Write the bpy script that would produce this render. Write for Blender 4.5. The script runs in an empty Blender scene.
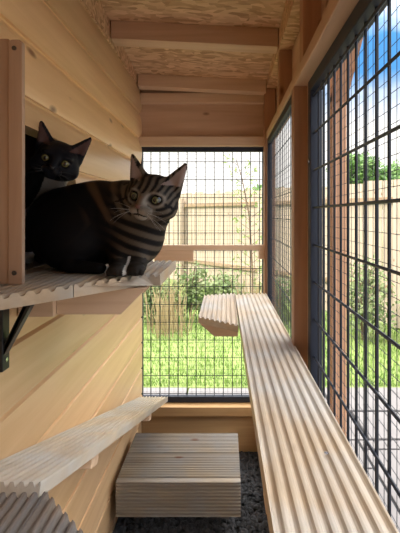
import bpy, bmesh, math, random
import numpy as np
from mathutils import Vector, Matrix
random.seed(7); rng = np.random.default_rng(7)
H = 1.155                       # camera height above the gravel floor; every z below is given relative to eye level
sc = bpy.context.scene

# ---------------------------------------------------------------- camera
cam_d = bpy.data.cameras.new('camera'); cam = bpy.data.objects.new('camera', cam_d)
sc.collection.objects.link(cam); sc.camera = cam
cam.location = (0, 0, H); cam.rotation_euler = (math.radians(90), 0, 0)
cam_d.sensor_fit = 'VERTICAL'; cam_d.sensor_height = 24; cam_d.lens = 24*400/533
cam_d.shift_x = -26/533; cam_d.shift_y = -51.5/533
cam_d.clip_start = 0.02; cam_d.clip_end = 200

# ---------------------------------------------------------------- sky
world = bpy.data.worlds.new('sky'); sc.world = world; world.use_nodes = True
nt = world.node_tree; nt.nodes.clear()
N = nt.nodes.new; L = nt.links.new
wo = N('ShaderNodeOutputWorld'); bg = N('ShaderNodeBackground')
tc = N('ShaderNodeTexCoord'); sep = N('ShaderNodeSeparateXYZ')
L(tc.outputs['Generated'], sep.inputs[0])
noi = N('ShaderNodeTexNoise'); noi.inputs['Scale'].default_value = 2.6; noi.inputs['Detail'].default_value = 6
mp = N('ShaderNodeMapping'); mp.inputs['Scale'].default_value = (1, 1, 2.2); L(tc.outputs['Generated'], mp.inputs[0]); L(mp.outputs[0], noi.inputs['Vector'])
ele = N('ShaderNodeMapRange'); ele.inputs['From Min'].default_value = 0.20; ele.inputs['From Max'].default_value = 0.32
L(sep.outputs['Z'], ele.inputs['Value'])
cl = N('ShaderNodeMapRange'); cl.inputs['From Min'].default_value = 0.72; cl.inputs['From Max'].default_value = 0.54
L(noi.outputs['Fac'], cl.inputs['Value'])
hi = N('ShaderNodeMapRange'); hi.inputs['From Min'].default_value = 0.56; hi.inputs['From Max'].default_value = 0.44    # closed cloud overhead
L(sep.outputs['Z'], hi.inputs['Value'])
m0 = N('ShaderNodeMath'); m0.operation = 'MULTIPLY'; L(ele.outputs[0], m0.inputs[0]); L(hi.outputs[0], m0.inputs[1])
mul = N('ShaderNodeMath'); mul.operation = 'MULTIPLY'; L(m0.outputs[0], mul.inputs[0]); L(cl.outputs[0], mul.inputs[1])
mix = N('ShaderNodeMix'); mix.data_type = 'RGBA'
mix.inputs['A'].default_value = (1.0, 0.965, 0.91, 1); mix.inputs['B'].default_value = (0.085, 0.30, 0.66, 1)
L(mul.outputs[0], mix.inputs['Factor']); L(mix.outputs['Result'], bg.inputs['Color'])
# overcast sky: dim towards the horizon, much brighter overhead
up = N('ShaderNodeMapRange'); up.interpolation_type = 'SMOOTHSTEP'
up.inputs['From Min'].default_value = 0.36; up.inputs['From Max'].default_value = 0.70
up.inputs['To Min'].default_value = 1.0; up.inputs['To Max'].default_value = 5.6
L(sep.outputs['Z'], up.inputs['Value']); L(up.outputs[0], bg.inputs['Strength'])
L(bg.outputs[0], wo.inputs[0])

sun_d = bpy.data.lights.new('sun', 'SUN'); sun = bpy.data.objects.new('sun', sun_d); sc.collection.objects.link(sun)
sun_d.energy = 2.0; sun_d.angle = math.radians(2); sun_d.color = (1.0, 0.93, 0.82)
sun.rotation_euler = Vector((0.72, 0.40, -0.80)).to_track_quat('-Z', 'Y').to_euler()
sun.location = (-3, -2, 5)

sc.view_settings.view_transform = 'Standard'; sc.view_settings.look = 'None'
sc.view_settings.gamma = 1; sc.view_settings.use_curve_mapping = False
sc.view_settings.exposure = 0.68

# ---------------------------------------------------------------- materials
def mat(name):
    m = bpy.data.materials.new(name); m.use_nodes = True
    return m, m.node_tree, m.node_tree.nodes['Principled BSDF']

def plain(name, col, rough=0.6, metal=0.0, var=0.0, scale=30):
    m, t, b = mat(name)
    b.inputs['Roughness'].default_value = rough; b.inputs['Metallic'].default_value = metal
    n = t.nodes.new('ShaderNodeTexNoise'); n.inputs['Scale'].default_value = scale; n.inputs['Detail'].default_value = 4
    c = t.nodes.new('ShaderNodeTexCoord'); t.links.new(c.outputs['Object'], n.inputs['Vector'])
    r = t.nodes.new('ShaderNodeMix'); r.data_type = 'RGBA'
    r.inputs['A'].default_value = tuple(x*(1-var) for x in col)+(1,)
    r.inputs['B'].default_value = tuple(min(1, x*(1+var)) for x in col)+(1,)
    t.links.new(n.outputs['Fac'], r.inputs['Factor']); t.links.new(r.outputs['Result'], b.inputs['Base Color'])
    return m

def wood(name, light, dark, axis=1, rough=0.6, grain=1.0, knots=0.0, bump=0.15, grey=None, coat=0.0):
    """sawn timber, the grain running along the given axis"""
    m, t, b = mat(name); nn = t.nodes.new; ll = t.links.new
    c = nn('ShaderNodeTexCoord'); oi = nn('ShaderNodeObjectInfo')
    off = nn('ShaderNodeVectorMath'); off.operation = 'ADD'
    sc_ = nn('ShaderNodeVectorMath'); sc_.operation = 'SCALE'; sc_.inputs['Scale'].default_value = 7.3
    cmb = nn('ShaderNodeCombineXYZ')
    for i in range(3): ll(oi.outputs['Random'], cmb.inputs[i])
    ll(cmb.outputs[0], sc_.inputs[0]); ll(c.outputs['Object'], off.inputs[0]); ll(sc_.outputs[0], off.inputs[1])
    s = [26*grain]*3; s[axis] = 1.6*grain
    mp_ = nn('ShaderNodeMapping'); mp_.inputs['Scale'].default_value = s; ll(off.outputs[0], mp_.inputs[0])
    n1 = nn('ShaderNodeTexNoise'); n1.inputs['Scale'].default_value = 1; n1.inputs['Detail'].default_value = 5; n1.inputs['Distortion'].default_value = 0.6
    ll(mp_.outputs[0], n1.inputs['Vector'])
    s2 = [120]*3; s2[axis] = 4
    mp2 = nn('ShaderNodeMapping'); mp2.inputs['Scale'].default_value = s2; ll(off.outputs[0], mp2.inputs[0])
    n2 = nn('ShaderNodeTexNoise'); n2.inputs['Scale'].default_value = 1; n2.inputs['Detail'].default_value = 3
    ll(mp2.outputs[0], n2.inputs['Vector'])
    mr = nn('ShaderNodeMapRange'); mr.inputs['From Min'].default_value = 0.33; mr.inputs['From Max'].default_value = 0.68; ll(n1.outputs['Fac'], mr.inputs['Value'])
    a = nn('ShaderNodeMath'); a.operation = 'MULTIPLY_ADD'; a.inputs[1].default_value = 0.35; ll(n2.outputs['Fac'], a.inputs[0]); 
    m6 = nn('ShaderNodeMath'); m6.operation = 'MULTIPLY'; m6.inputs[1].default_value = 0.7; ll(mr.outputs[0], m6.inputs[0]); ll(m6.outputs[0], a.inputs[2])
    x = nn('ShaderNodeMix'); x.data_type = 'RGBA'; x.inputs['A'].default_value = dark+(1,); x.inputs['B'].default_value = light+(1,)
    ll(a.outputs[0], x.inputs['Factor']); out = x.outputs['Result']
    if grey:
        n3 = nn('ShaderNodeTexNoise'); n3.inputs['Scale'].default_value = 7; n3.inputs['Detail'].default_value = 5
        ll(off.outputs[0], n3.inputs['Vector'])
        r3 = nn('ShaderNodeMapRange'); r3.inputs['From Min'].default_value = 0.40; r3.inputs['From Max'].default_value = 0.66; ll(n3.outputs['Fac'], r3.inputs['Value'])
        y = nn('ShaderNodeMix'); y.data_type = 'RGBA'; y.inputs['B'].default_value = grey+(1,)
        ll(r3.outputs[0], y.inputs['Factor']); ll(out, y.inputs['A']); out = y.outputs['Result']
    if knots > 0:
        ks = [9, 9, 9]; ks[axis] = 4.2
        mk_ = nn('ShaderNodeMapping'); mk_.inputs['Scale'].default_value = ks; ll(off.outputs[0], mk_.inputs[0])
        v = nn('ShaderNodeTexVoronoi'); v.inputs['Scale'].default_value = 1; v.inputs['Randomness'].default_value = 1; ll(mk_.outputs[0], v.inputs['Vector'])
        kr = nn('ShaderNodeMapRange'); kr.inputs['From Min'].default_value = 0.07*knots; kr.inputs['From Max'].default_value = 0.20*knots
        kr.inputs['To Min'].default_value = 0.85; kr.inputs['To Max'].default_value = 0; ll(v.outputs['Distance'], kr.inputs['Value'])
        z = nn('ShaderNodeMix'); z.data_type = 'RGBA'; z.inputs['B'].default_value = (0.16, 0.06, 0.025, 1)
        ll(kr.outputs[0], z.inputs['Factor']); ll(out, z.inputs['A']); out = z.outputs['Result']
    ll(out, b.inputs['Base Color']); b.inputs['Roughness'].default_value = rough
    if coat: b.inputs['Coat Weight'].default_value = coat; b.inputs['Coat Roughness'].default_value = 0.35
    bu = nn('ShaderNodeBump'); bu.inputs['Strength'].default_value = bump; bu.inputs['Distance'].default_value = 0.002
    ll(n2.outputs['Fac'], bu.inputs['Height']); ll(bu.outputs[0], b.inputs['Normal'])
    return m

def osb(name):
    m, t, b = mat(name); nn = t.nodes.new; ll = t.links.new
    c = nn('ShaderNodeTexCoord'); cols = []
    mp_ = nn('ShaderNodeMapping'); mp_.inputs['Scale'].default_value = (26, 75, 75); ll(c.outputs['Object'], mp_.inputs[0])
    n = nn('ShaderNodeTexNoise'); n.inputs['Scale'].default_value = 8; n.inputs['Detail'].default_value = 2; ll(c.outputs['Object'], n.inputs['Vector'])
    ad = nn('ShaderNodeVectorMath'); ad.operation = 'MULTIPLY_ADD'; ad.inputs[1].default_value = (3.5, 3.5, 3.5)
    ll(n.outputs['Color'], ad.inputs[0]); ll(mp_.outputs[0], ad.inputs[2])
    v = nn('ShaderNodeTexVoronoi'); v.inputs['Scale'].default_value = 1; ll(ad.outputs[0], v.inputs['Vector'])
    sp = nn('ShaderNodeSeparateColor'); ll(v.outputs['Color'], sp.inputs[0])
    cr = nn('ShaderNodeValToRGB'); e = cr.color_ramp.elements
    e[0].position = 0; e[0].color = (0.42, 0.24, 0.125, 1); e[1].position = 1; e[1].color = (0.78, 0.54, 0.33, 1)
    q = e.new(0.35); q.color = (0.58, 0.36, 0.20, 1)
    ll(sp.outputs[0], cr.inputs[0]); ll(cr.outputs[0], b.inputs['Base Color'])
    b.inputs['Roughness'].default_value = 0.6
    bu = nn('ShaderNodeBump'); bu.inputs['Strength'].default_value = 0.4; bu.inputs['Distance'].default_value = 0.002
    ll(sp.outputs[1], bu.inputs['Height']); ll(bu.outputs[0], b.inputs['Normal'])
    return m

def leafmat(name, c0, c1, trans=0.35):
    m, t, b = mat(name); nn = t.nodes.new; ll = t.links.new
    c = nn('ShaderNodeTexCoord'); n = nn('ShaderNodeTexNoise'); n.inputs['Scale'].default_value = 6; n.inputs['Detail'].default_value = 5
    ll(c.outputs['Object'], n.inputs['Vector'])
    r = nn('ShaderNodeMapRange'); r.inputs['From Min'].default_value = 0.35; r.inputs['From Max'].default_value = 0.65; ll(n.outputs['Fac'], r.inputs['Value'])
    x = nn('ShaderNodeMix'); x.data_type = 'RGBA'; x.inputs['A'].default_value = c0+(1,); x.inputs['B'].default_value = c1+(1,)
    ll(r.outputs[0], x.inputs['Factor']); ll(x.outputs['Result'], b.inputs['Base Color']); b.inputs['Roughness'].default_value = 0.55
    tr = nn('ShaderNodeBsdfTranslucent'); ll(x.outputs['Result'], tr.inputs['Color'])
    ms = nn('ShaderNodeMixShader'); ms.inputs[0].default_value = trans
    ll(b.outputs[0], ms.inputs[1]); ll(tr.outputs[0], ms.inputs[2]); ll(ms.outputs[0], t.nodes['Material Output'].inputs['Surface'])
    return m

def coatmat(name, rough=0.6, sheen=0.0):
    m, t, b = mat(name); a = t.nodes.new('ShaderNodeAttribute'); a.attribute_name = 'coat'
    t.links.new(a.outputs['Color'], b.inputs['Base Color']); b.inputs['Roughness'].default_value = rough
    b.inputs['Sheen Weight'].default_value = sheen; b.inputs['Specular IOR Level'].default_value = 0.12
    return m

def eyemat(name, iris, rim, slit):
    """round cat eye: local +Y looks out"""
    m, t, b = mat(name); nn = t.nodes.new; ll = t.links.new
    c = nn('ShaderNodeTexCoord'); s = nn('ShaderNodeSeparateXYZ'); ll(c.outputs['Object'], s.inputs[0])
    def rad(wx):
        ml = nn('ShaderNodeMath'); ml.operation = 'MULTIPLY'; ml.inputs[1].default_value = wx; ll(s.outputs['X'], ml.inputs[0])
        cb = nn('ShaderNodeCombineXYZ'); ll(ml.outputs[0], cb.inputs[0]); ll(s.outputs['Z'], cb.inputs[2])
        ln = nn('ShaderNodeVectorMath'); ln.operation = 'LENGTH'; ll(cb.outputs[0], ln.inputs[0]); return ln.outputs['Value']
    cr = nn('ShaderNodeValToRGB'); e = cr.color_ramp.elements; 
    nr = nn('ShaderNodeMath'); nr.operation = 'DIVIDE'; nr.inputs[1].default_value = 1.0; ll(rad(1.0), nr.inputs[0])
    mrr = nn('ShaderNodeMapRange'); mrr.inputs['From Max'].default_value = 0.0096; ll(nr.outputs[0], mrr.inputs['Value'])
    ll(mrr.outputs[0], cr.inputs[0]); e[0].position = 0.35; e[0].color = iris+(1,); e[1].position = 0.86; e[1].color = (0.01, 0.008, 0.006, 1)
    q = e.new(0.74); q.color = rim+(1,)
    p = nn('ShaderNodeMath'); p.operation = 'LESS_THAN'; p.inputs[1].default_value = 0.0044; ll(rad(slit), p.inputs[0])
    x = nn('ShaderNodeMix'); x.data_type = 'RGBA'; x.inputs['B'].default_value = (0.003, 0.003, 0.004, 1)
    ll(p.outputs[0], x.inputs['Factor']); ll(cr.outputs[0], x.inputs['A']); ll(x.outputs['Result'], b.inputs['Base Color'])
    b.inputs['Roughness'].default_value = 0.08; b.inputs['Coat Weight'].default_value = 1; b.inputs['Coat Roughness'].default_value = 0.03
    return m

M = dict(
    siding=wood('pine_siding', (0.86, 0.585, 0.33), (0.70, 0.43, 0.20), axis=1, knots=0.55, rough=0.4, coat=0.2, grain=0.9),
    deckY=wood('deck_timber_lengthwise', (0.66, 0.55, 0.42), (0.40, 0.30, 0.20), axis=1, knots=0.5, rough=0.45, grey=(0.54, 0.51, 0.47), bump=0.3),
    deckW=wood('deck_timber_warm', (0.60, 0.44, 0.28), (0.36, 0.24, 0.14), axis=1, knots=0.5, rough=0.5, grey=(0.42, 0.37, 0.31), bump=0.3),
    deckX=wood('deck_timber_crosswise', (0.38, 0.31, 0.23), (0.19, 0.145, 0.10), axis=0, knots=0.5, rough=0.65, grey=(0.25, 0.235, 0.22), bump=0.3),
    deckdark=wood('deck_timber_weathered_and_shade', (0.24, 0.19, 0.15), (0.12, 0.09, 0.07), axis=1, knots=0.5, rough=0.65, grey=(0.16, 0.15, 0.15), bump=0.3),  # weathered landing; its dark tone also paints shade on the step legs
    studX=wood('stud_timber_across', (0.72, 0.50, 0.35), (0.54, 0.34, 0.22), axis=0, knots=0.5),
    studY=wood('stud_timber_along', (0.72, 0.50, 0.35), (0.54, 0.34, 0.22), axis=1, knots=0.5),
    studZ=wood('stud_timber_upright', (0.56, 0.32, 0.19), (0.40, 0.21, 0.12), axis=2, knots=0.5),
    pale=wood('planed_pale_timber', (0.72, 0.53, 0.36), (0.55, 0.37, 0.23), axis=2, knots=0.4),
    paleX=wood('planed_pale_timber_across', (0.78, 0.58, 0.41), (0.62, 0.42, 0.27), axis=0, knots=0.4),
    gold=wood('golden_board', (0.60, 0.38, 0.18), (0.44, 0.25, 0.10), axis=0, knots=0.6),
    osb=osb('strand_board'),
    black=plain('black_coated_steel', (0.010, 0.016, 0.034), 0.5),
    wire=plain('black_wire', (0.006, 0.010, 0.022), 0.5),
    fine=plain('fine_steel_wire', (0.035, 0.04, 0.05), 0.5),
    bracket=plain('black_bracket_paint', (0.010, 0.010, 0.011), 0.4),
    screw=plain('screw_steel', (0.12, 0.11, 0.11), 0.35, 0.8),
    bright=plain('bright_screw', (0.6, 0.6, 0.62), 0.25, 0.9),
    gravel=plain('slate_gravel', (0.05, 0.053, 0.06), 0.8, 0, 0.7, 60),
    soil=plain('dark_ground', (0.04, 0.042, 0.045), 0.95, 0, 0.4),
    lawn=plain('lawn_earth', (0.16, 0.21, 0.06), 0.9, 0, 0.3, 5),
    grass=leafmat('grass_blades', (0.11, 0.22, 0.035), (0.21, 0.32, 0.07)),
    paving=plain('pale_paving', (0.15, 0.142, 0.145), 0.85, 0, 0.2, 8),
    shrub=leafmat('shrub_leaves', (0.11, 0.18, 0.055), (0.25, 0.29, 0.13)),
    dry=leafmat('dry_stalks', (0.30, 0.23, 0.12), (0.38, 0.30, 0.17)),
    lime=leafmat('lime_leaves', (0.18, 0.28, 0.07), (0.32, 0.38, 0.14), 0.5),
    tree=leafmat('tree_leaves', (0.05, 0.14, 0.03), (0.16, 0.28, 0.06)),
    bark=plain('bark', (0.16, 0.11, 0.07), 0.9, 0, 0.3),
    hatch=wood('hatch_timber', (0.56, 0.37, 0.25), (0.42, 0.26, 0.17), axis=2, knots=0.5),
    fence=wood('fence_larch', (0.50, 0.41, 0.31), (0.34, 0.27, 0.20), axis=2, knots=0.5, rough=0.8),
    fence_rail=wood('fence_rail_timber', (0.34, 0.24, 0.15), (0.22, 0.15, 0.09), axis=0, rough=0.8),
    roof=plain('roof_felt', (0.05, 0.05, 0.055), 0.95),
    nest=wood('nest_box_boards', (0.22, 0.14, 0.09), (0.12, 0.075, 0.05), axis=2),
)

def board_tone(m, pitch, lo=.80, hi=1.12):
    t = m.node_tree; nn = t.nodes.new; b = t.nodes['Principled BSDF']; src = b.inputs['Base Color'].links[0].from_socket
    c = nn('ShaderNodeTexCoord'); sp = nn('ShaderNodeSeparateXYZ'); t.links.new(c.outputs['Object'], sp.inputs[0])
    d = nn('ShaderNodeMath'); d.operation = 'DIVIDE'; d.inputs[1].default_value = pitch; t.links.new(sp.outputs['Z'], d.inputs[0])
    f = nn('ShaderNodeMath'); f.operation = 'FLOOR'; t.links.new(d.outputs[0], f.inputs[0])
    w = nn('ShaderNodeTexWhiteNoise'); w.noise_dimensions = '1D'; t.links.new(f.outputs[0], w.inputs['W'])
    r = nn('ShaderNodeMapRange'); r.inputs['To Min'].default_value = lo; r.inputs['To Max'].default_value = hi; t.links.new(w.outputs['Value'], r.inputs['Value'])
    v = nn('ShaderNodeVectorMath'); v.operation = 'SCALE'; t.links.new(src, v.inputs[0]); t.links.new(r.outputs[0], v.inputs['Scale']); t.links.new(v.outputs[0], b.inputs['Base Color'])
board_tone(M['siding'], 0.1275)

# ---------------------------------------------------------------- mesh helpers
class MB:
    def __init__(s): s.v = []; s.f = []
    def add(s, vs, fs):
        n = len(s.v); s.v += [tuple(p) for p in vs]; s.f += [tuple(i+n for i in f) for f in fs]; return s
    def box(s, x0, x1, y0, y1, z0, z1):
        return s.hexa([(x0,y0,z0),(x1,y0,z0),(x1,y1,z0),(x0,y1,z0),(x0,y0,z1),(x1,y0,z1),(x1,y1,z1),(x0,y1,z1)])
    def hexa(s, p):
        return s.add(p, [(3,2,1,0),(4,5,6,7),(0,1,5,4),(1,2,6,5),(2,3,7,6),(3,0,4,7)])
    def prism(s, poly, axis, a, b):
        """extrude a 2-D polygon along an axis (0,1,2) from a to b"""
        def put(q, h):
            q = list(q); q.insert(axis, h); return tuple(q)
        n = len(poly); vs = [put(q, a) for q in poly]+[put(q, b) for q in poly]
        fs = [tuple(range(n))[::-1], tuple(range(n, 2*n))]+[(i, (i+1) % n, n+(i+1) % n, n+i) for i in range(n)]
        return s.add(vs, fs)
    def tube(s, pts, r, n=6):
        pts = [Vector(p) for p in pts]; rs = r if isinstance(r, (list, tuple)) else [r]*len(pts)
        vs = []; fs = []
        for i, p in enumerate(pts):
            d = (pts[min(i+1, len(pts)-1)]-pts[max(i-1, 0)]).normalized()
            u = d.orthogonal().normalized() if abs(d.z) < 0.9 else Vector((1, 0, 0)); u = (u-d*u.dot(d)).normalized(); w = d.cross(u)
            for k in range(n):
                a = 2*math.pi*k/n; vs.append(p+(u*math.cos(a)+w*math.sin(a))*rs[i])
        for i in range(len(pts)-1):
            for k in range(n):
                fs.append((i*n+k, i*n+(k+1) % n, (i+1)*n+(k+1) % n, (i+1)*n+k))
        fs.append(tuple(range(n))[::-1]); fs.append(tuple(range((len(pts)-1)*n, len(pts)*n)))
        return s.add(vs, fs)
    def disc(s, c, axis, r, t, n=14):
        c = Vector(c); a = Vector(axis).normalized(); return s.tube([c, c+a*t], r, n)
    def build(s, name, m, parent=None, org=None, bevel=0.0, smooth=False):
        me = bpy.data.meshes.new(name)
        if parent is not None: o0 = Vector(parent['_org'])
        else: o0 = Vector(org) if org else Vector((0, 0, 0))
        me.from_pydata([tuple(Vector(p)-o0) for p in s.v], [], s.f)
        me.materials.append(m)
        bm = bmesh.new(); bm.from_mesh(me); bmesh.ops.recalc_face_normals(bm, faces=bm.faces); bm.to_mesh(me); bm.free()
        if smooth: me.polygons.foreach_set('use_smooth', [True]*len(me.polygons))
        o = bpy.data.objects.new(name, me); sc.collection.objects.link(o)
        if parent is not None: o.parent = parent
        else: o.location = o0+Vector((0, 0, H))
        o['_org'] = list(o0)
        if bevel:
            b = o.modifiers.new('bevel', 'BEVEL'); b.width = bevel; b.segments = 2; b.limit_method = 'ANGLE'
        return o

def tag(o, label=None, cat=None, group=None, kind=None):
    if label: o['label'] = label
    if cat: o['category'] = cat
    if group: o['group'] = group
    if kind: o['kind'] = kind
    return o
def thing(name, label, cat, org, group=None):
    o = bpy.data.objects.new(name, None); sc.collection.objects.link(o); o.empty_display_size = 0.05
    o.location = Vector(org)+Vector((0, 0, H)); o['_org'] = list(org); return tag(o, label, cat, group)
def struct(o, label=None): return tag(o, label, None, None, 'structure')

def deck(mb, w, T, grooves, v0, v1, O, U, V, N_, depth=0.0075, both=False):
    """grooved decking board. u across, v along, n up; v0/v1 = functions of u giving the two ends"""
    O, U, V, N_ = map(Vector, (O, U, V, N_)); prof = []; k = 6*grooves
    for i in range(k+1):
        u = w*(i//6+(0, .20, .33, .50, .67, .80)[i % 6])/grooves
        d = depth*(0, .10, .80, 1, .80, .10)[i % 6] if 0 < i < k else 0.0
        prof.append((u, -d))
    prof = [(0.0, -T)]+[(0.0, -0.004)]+[(max(0.001, u), n) for u, n in prof[:1]]+prof[1:-1]+[(w-0.001, 0.0), (w, -0.004), (w, -T)]
    kk = 10
    bot = [(w*(1-j/kk), -T) for j in range(1, kk)]
    prof = prof+bot; n = len(prof); vs = []
    for f in (v0, v1):
        for u, h in prof: vs.append(O+U*u+V*f(u)+N_*h)
    # end caps as strips so that slanted ends stay clean
    fs = [(i, (i+1) % n, n+(i+1) % n, n+i) for i in range(n)]
    fs += [tuple(range(n))[::-1], tuple(range(n, 2*n))]
    mb.add(vs, fs); return mb

# ---------------------------------------------------------------- structure: ground, floor, walls, roof
XL, XR, YB, FL = -0.42, 0.195, 2.0, -H
g = MB().box(-12, 14, 2.72, 30, FL-0.1, FL-0.02); struct(g.build('ground', M['lawn']))
g = MB()
random.seed(3)
yy = 1.92+0.16
for iy, (a, b_) in enumerate(((2.09, 2.38), (2.39, 2.715))):
    x = -6.0+iy*0.2
    while x < 6:
        w = random.choice((0.3, 0.45, 0.6)); g.box(x, x+w-0.012, a, b_-0.012, FL-0.06, FL-0.012+random.uniform(-.003, .003)); x += w
x = 0.36
for ix in range(9):
    y = -2.5
    while y < 2.05:
        w = random.choice((0.3, 0.45, 0.6)); w = min(w, 2.085-y); g.box(x, x+0.318, y, y+w-0.012, FL-0.06, FL-0.012); y += w+1e-4
        if 2.085-y < 0.06: break
    x += 0.33
struct(g.build('ground_paving', M['paving'], bevel=0.004))
g = MB().box(-0.46, 3.4, -2.6, 2.09, FL-0.12, FL-0.03); struct(g.build('floor', M['soil']))

def stones(name, x0, x1, y0, y1, n, avoid=None):
    mb = MB()
    for i in range(n):
        x, y = random.uniform(x0, x1), random.uniform(y0, y1)
        if avoid and avoid(x, y): continue
        r = random.uniform(0.006, 0.014); a = random.uniform(0, 6.28); z = FL-0.026+random.uniform(0, 0.014)
        rx, ry, rz = r*random.uniform(.8, 1.4), r*random.uniform(.6, 1), r*random.uniform(.4, .8)
        pts = []
        for dx, dy, dz in ((1,0,0),(0.5,.8,.1),(-.5,.8,0),(-1,0,.1),(-.5,-.8,0),(.5,-.8,0),(0.15,0.1,1),(0,0,-1)):
            dx += random.uniform(-.2, .2); dy += random.uniform(-.2, .2)
            px, py = dx*rx, dy*ry; pts.append((x+px*math.cos(a)-py*math.sin(a), y+px*math.sin(a)+py*math.cos(a), z+dz*rz))
        mb.add(pts, [(k, (k+1) % 6, 6) for k in range(6)]+[((k+1) % 6, k, 7) for k in range(6)])
    return mb
tag(stones('g', -0.41, 0.2, 0.9, 1.97, 6500).build('gravel', M['gravel']),
    'dark grey slate gravel covering the enclosure floor around the wooden step', 'gravel', kind='stuff')

zc = lambda x, y: 0.717-0.05*(x+0.42)-0.09*(y-1.47)     # underside of the roof
def upto(x0, x1, y0, y1, z0, gap=0.0005):
    return MB().hexa([(x0,y0,z0),(x1,y0,z0),(x1,y1,z0),(x0,y1,z0)]+[(x,y,zc(x,y)-gap) for x,y in ((x0,y0),(x1,y0),(x1,y1),(x0,y1))])
# left wall of log-lap siding with the cat hole in it
P = 0.1275; hole = (0.765, 1.13, -0.1275, 0.188)
def lap(t, low=False):   # 0 bottom .. 1 top -> how far the face stands out
    if low: return 0.013*(max(0, 1-abs(2*t-1)**34))**0.8
    if t < .8: return .006+.0065*math.sin(math.pi*t/.8)**.8
    return -.002+.008*math.cos(min(1, (t-.8)/.16)*math.pi/2)
mb = MB()
for k in range(-10, 5):
    z0, z1 = k*P, (k+1)*P
    if z1 <= FL: continue
    z0 = max(z0, FL-0.02)
    segs = [(-0.5, YB+0.0, z0, z1)]
    if z1 > hole[2]+.001 and z0 < hole[3]:
        segs = [(-0.5, hole[0], z0, z1), (hole[1], YB, z0, z1)]
        if z1 > hole[3]: segs.append((hole[0], hole[1], hole[3], z1))
    for a, b_, c, d in segs:
        prof = [(-0.465, c), ]
        ts = [c+(d-c)*i/24 for i in range(25)]
        prof += [(XL-0.012+lap((z-k*P)/P, k < -1), z) for z in ts]+[(-0.465, d)]
        mb.prism([(x, z) for x, z in prof], 1, a, b_)
wl = struct(mb.build('wall_left', M['siding'], smooth=False))
upto(-0.465, XL-0.008, -0.5, YB, 5*P).build('strand_board_strip', M['osb'], wl)
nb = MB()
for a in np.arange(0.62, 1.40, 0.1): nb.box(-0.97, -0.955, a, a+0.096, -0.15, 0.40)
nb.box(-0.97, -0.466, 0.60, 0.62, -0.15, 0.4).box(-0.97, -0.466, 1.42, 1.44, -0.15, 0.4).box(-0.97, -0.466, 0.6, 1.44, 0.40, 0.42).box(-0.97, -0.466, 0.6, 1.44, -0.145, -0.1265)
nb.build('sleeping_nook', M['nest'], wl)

# right wall timber
wr = struct(upto(0.245, 0.257, -0.5, YB, 0.40).build('wall_right', M['studY']))
upto(XR, 0.2449, -0.5, YB-0.0, 0.612).build('top_plate', M['osb'], wr, bevel=.002)
MB().box(XR, 0.245, -0.5, 1.935, 0.370, 0.402).build('rail', M['studY'], wr, bevel=.002)
for y in (0.55, 1.026, 1.483): MB().box(XR+.002, 0.245, y, y+0.045, 0.402, 0.612).build('stud', M['studZ'], wr, bevel=.001)
MB().box(XR, 0.233, 1.147, 1.19, FL, 0.370).build('post', M['studZ'], wr, bevel=.0015)
MB().box(0.233, 0.247, 1.110, 1.19, FL, 0.370).build('cover_strip', M['pale'], wr, bevel=.001)
MB().box(0.186, 0.24, 1.935, 1.99, FL, 0.612).build('corner_post', M['studZ'], wr, bevel=.0015)
MB().box(0.225, 0.245, -0.5, 1.11, FL, -0.93).build('kickboard', M['studY'], wr)
MB().box(XR+.003, 0.233, 1.19, 1.935, FL, -0.93).build('kickboard', M['studY'], wr)

# back wall
wb = struct(upto(-0.465, 0.245, 2.0, 2.018, 0.385).build('wall_back', M['studX']))
MB().box(XL-.01, 0.186, 1.965, 2.0, 0.552, 0.60).build('header_rail', M['paleX'], wb, bevel=.0015)
MB().box(XL-.01, 0.186, 1.965, 2.0, 0.340, 0.386).build('header_rail', M['paleX'], wb, bevel=.0015)
MB().box(XL-.01, 0.24, 1.985, 2.03, FL-.02, -0.985).build('kickboard', M['gold'], wb)
MB().box(XL-.01, 0.24, 1.955, 2.03, -0.985, -0.940).build('sill_rail', M['gold'], wb, bevel=.002)
MB().box(XL-.005, XR, 1.95, 1.98, -0.172, -0.147).build('middle_rail', M['paleX'], wb, bevel=.0015)
MB().box(-0.35, -0.16, 1.952, 1.978, -0.225, -0.1725).build('rail_block', M['paleX'], wb, bevel=.0015)
MB().box(0.160, 0.186, 1.955, 1.978, -0.215, -0.1725).build('rail_block', M['paleX'], wb, bevel=.0015)

# unseen boarded wall added behind the viewer to cut light from that side
wf_ = struct(MB().box(-0.465, 0.26, -0.53, -0.505, FL, 0.86).build('wall_front_light_block', M['siding']))
# ceiling (sloping a little down to the right) and rafters
def slab(x0, x1, y0, y1, lo, hi):
    return MB().hexa([(x,y,zc(x,y)+h) for h in (lo,hi) for x,y in ((x0,y0),(x1,y0),(x1,y1),(x0,y1))])
ce = struct(slab(-0.60, 0.42, -0.9, 2.12, 0, 0.015).build('ceiling', M['osb']))
slab(-0.64, 0.46, -0.94, 2.16, 0.0155, 0.03).build('roof_felt', M['roof'], ce)
for y in (0.97, 1.47): slab(XL-.004, XR-.003, y, y+0.055, -0.068, -.0005).build('rafter', M['studX'], ce, bevel=.002)
slab(XL-.004, XR-.003, 1.915, 1.96, -0.058, -.0005).build('rafter', M['paleX'], ce, bevel=.002)

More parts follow.
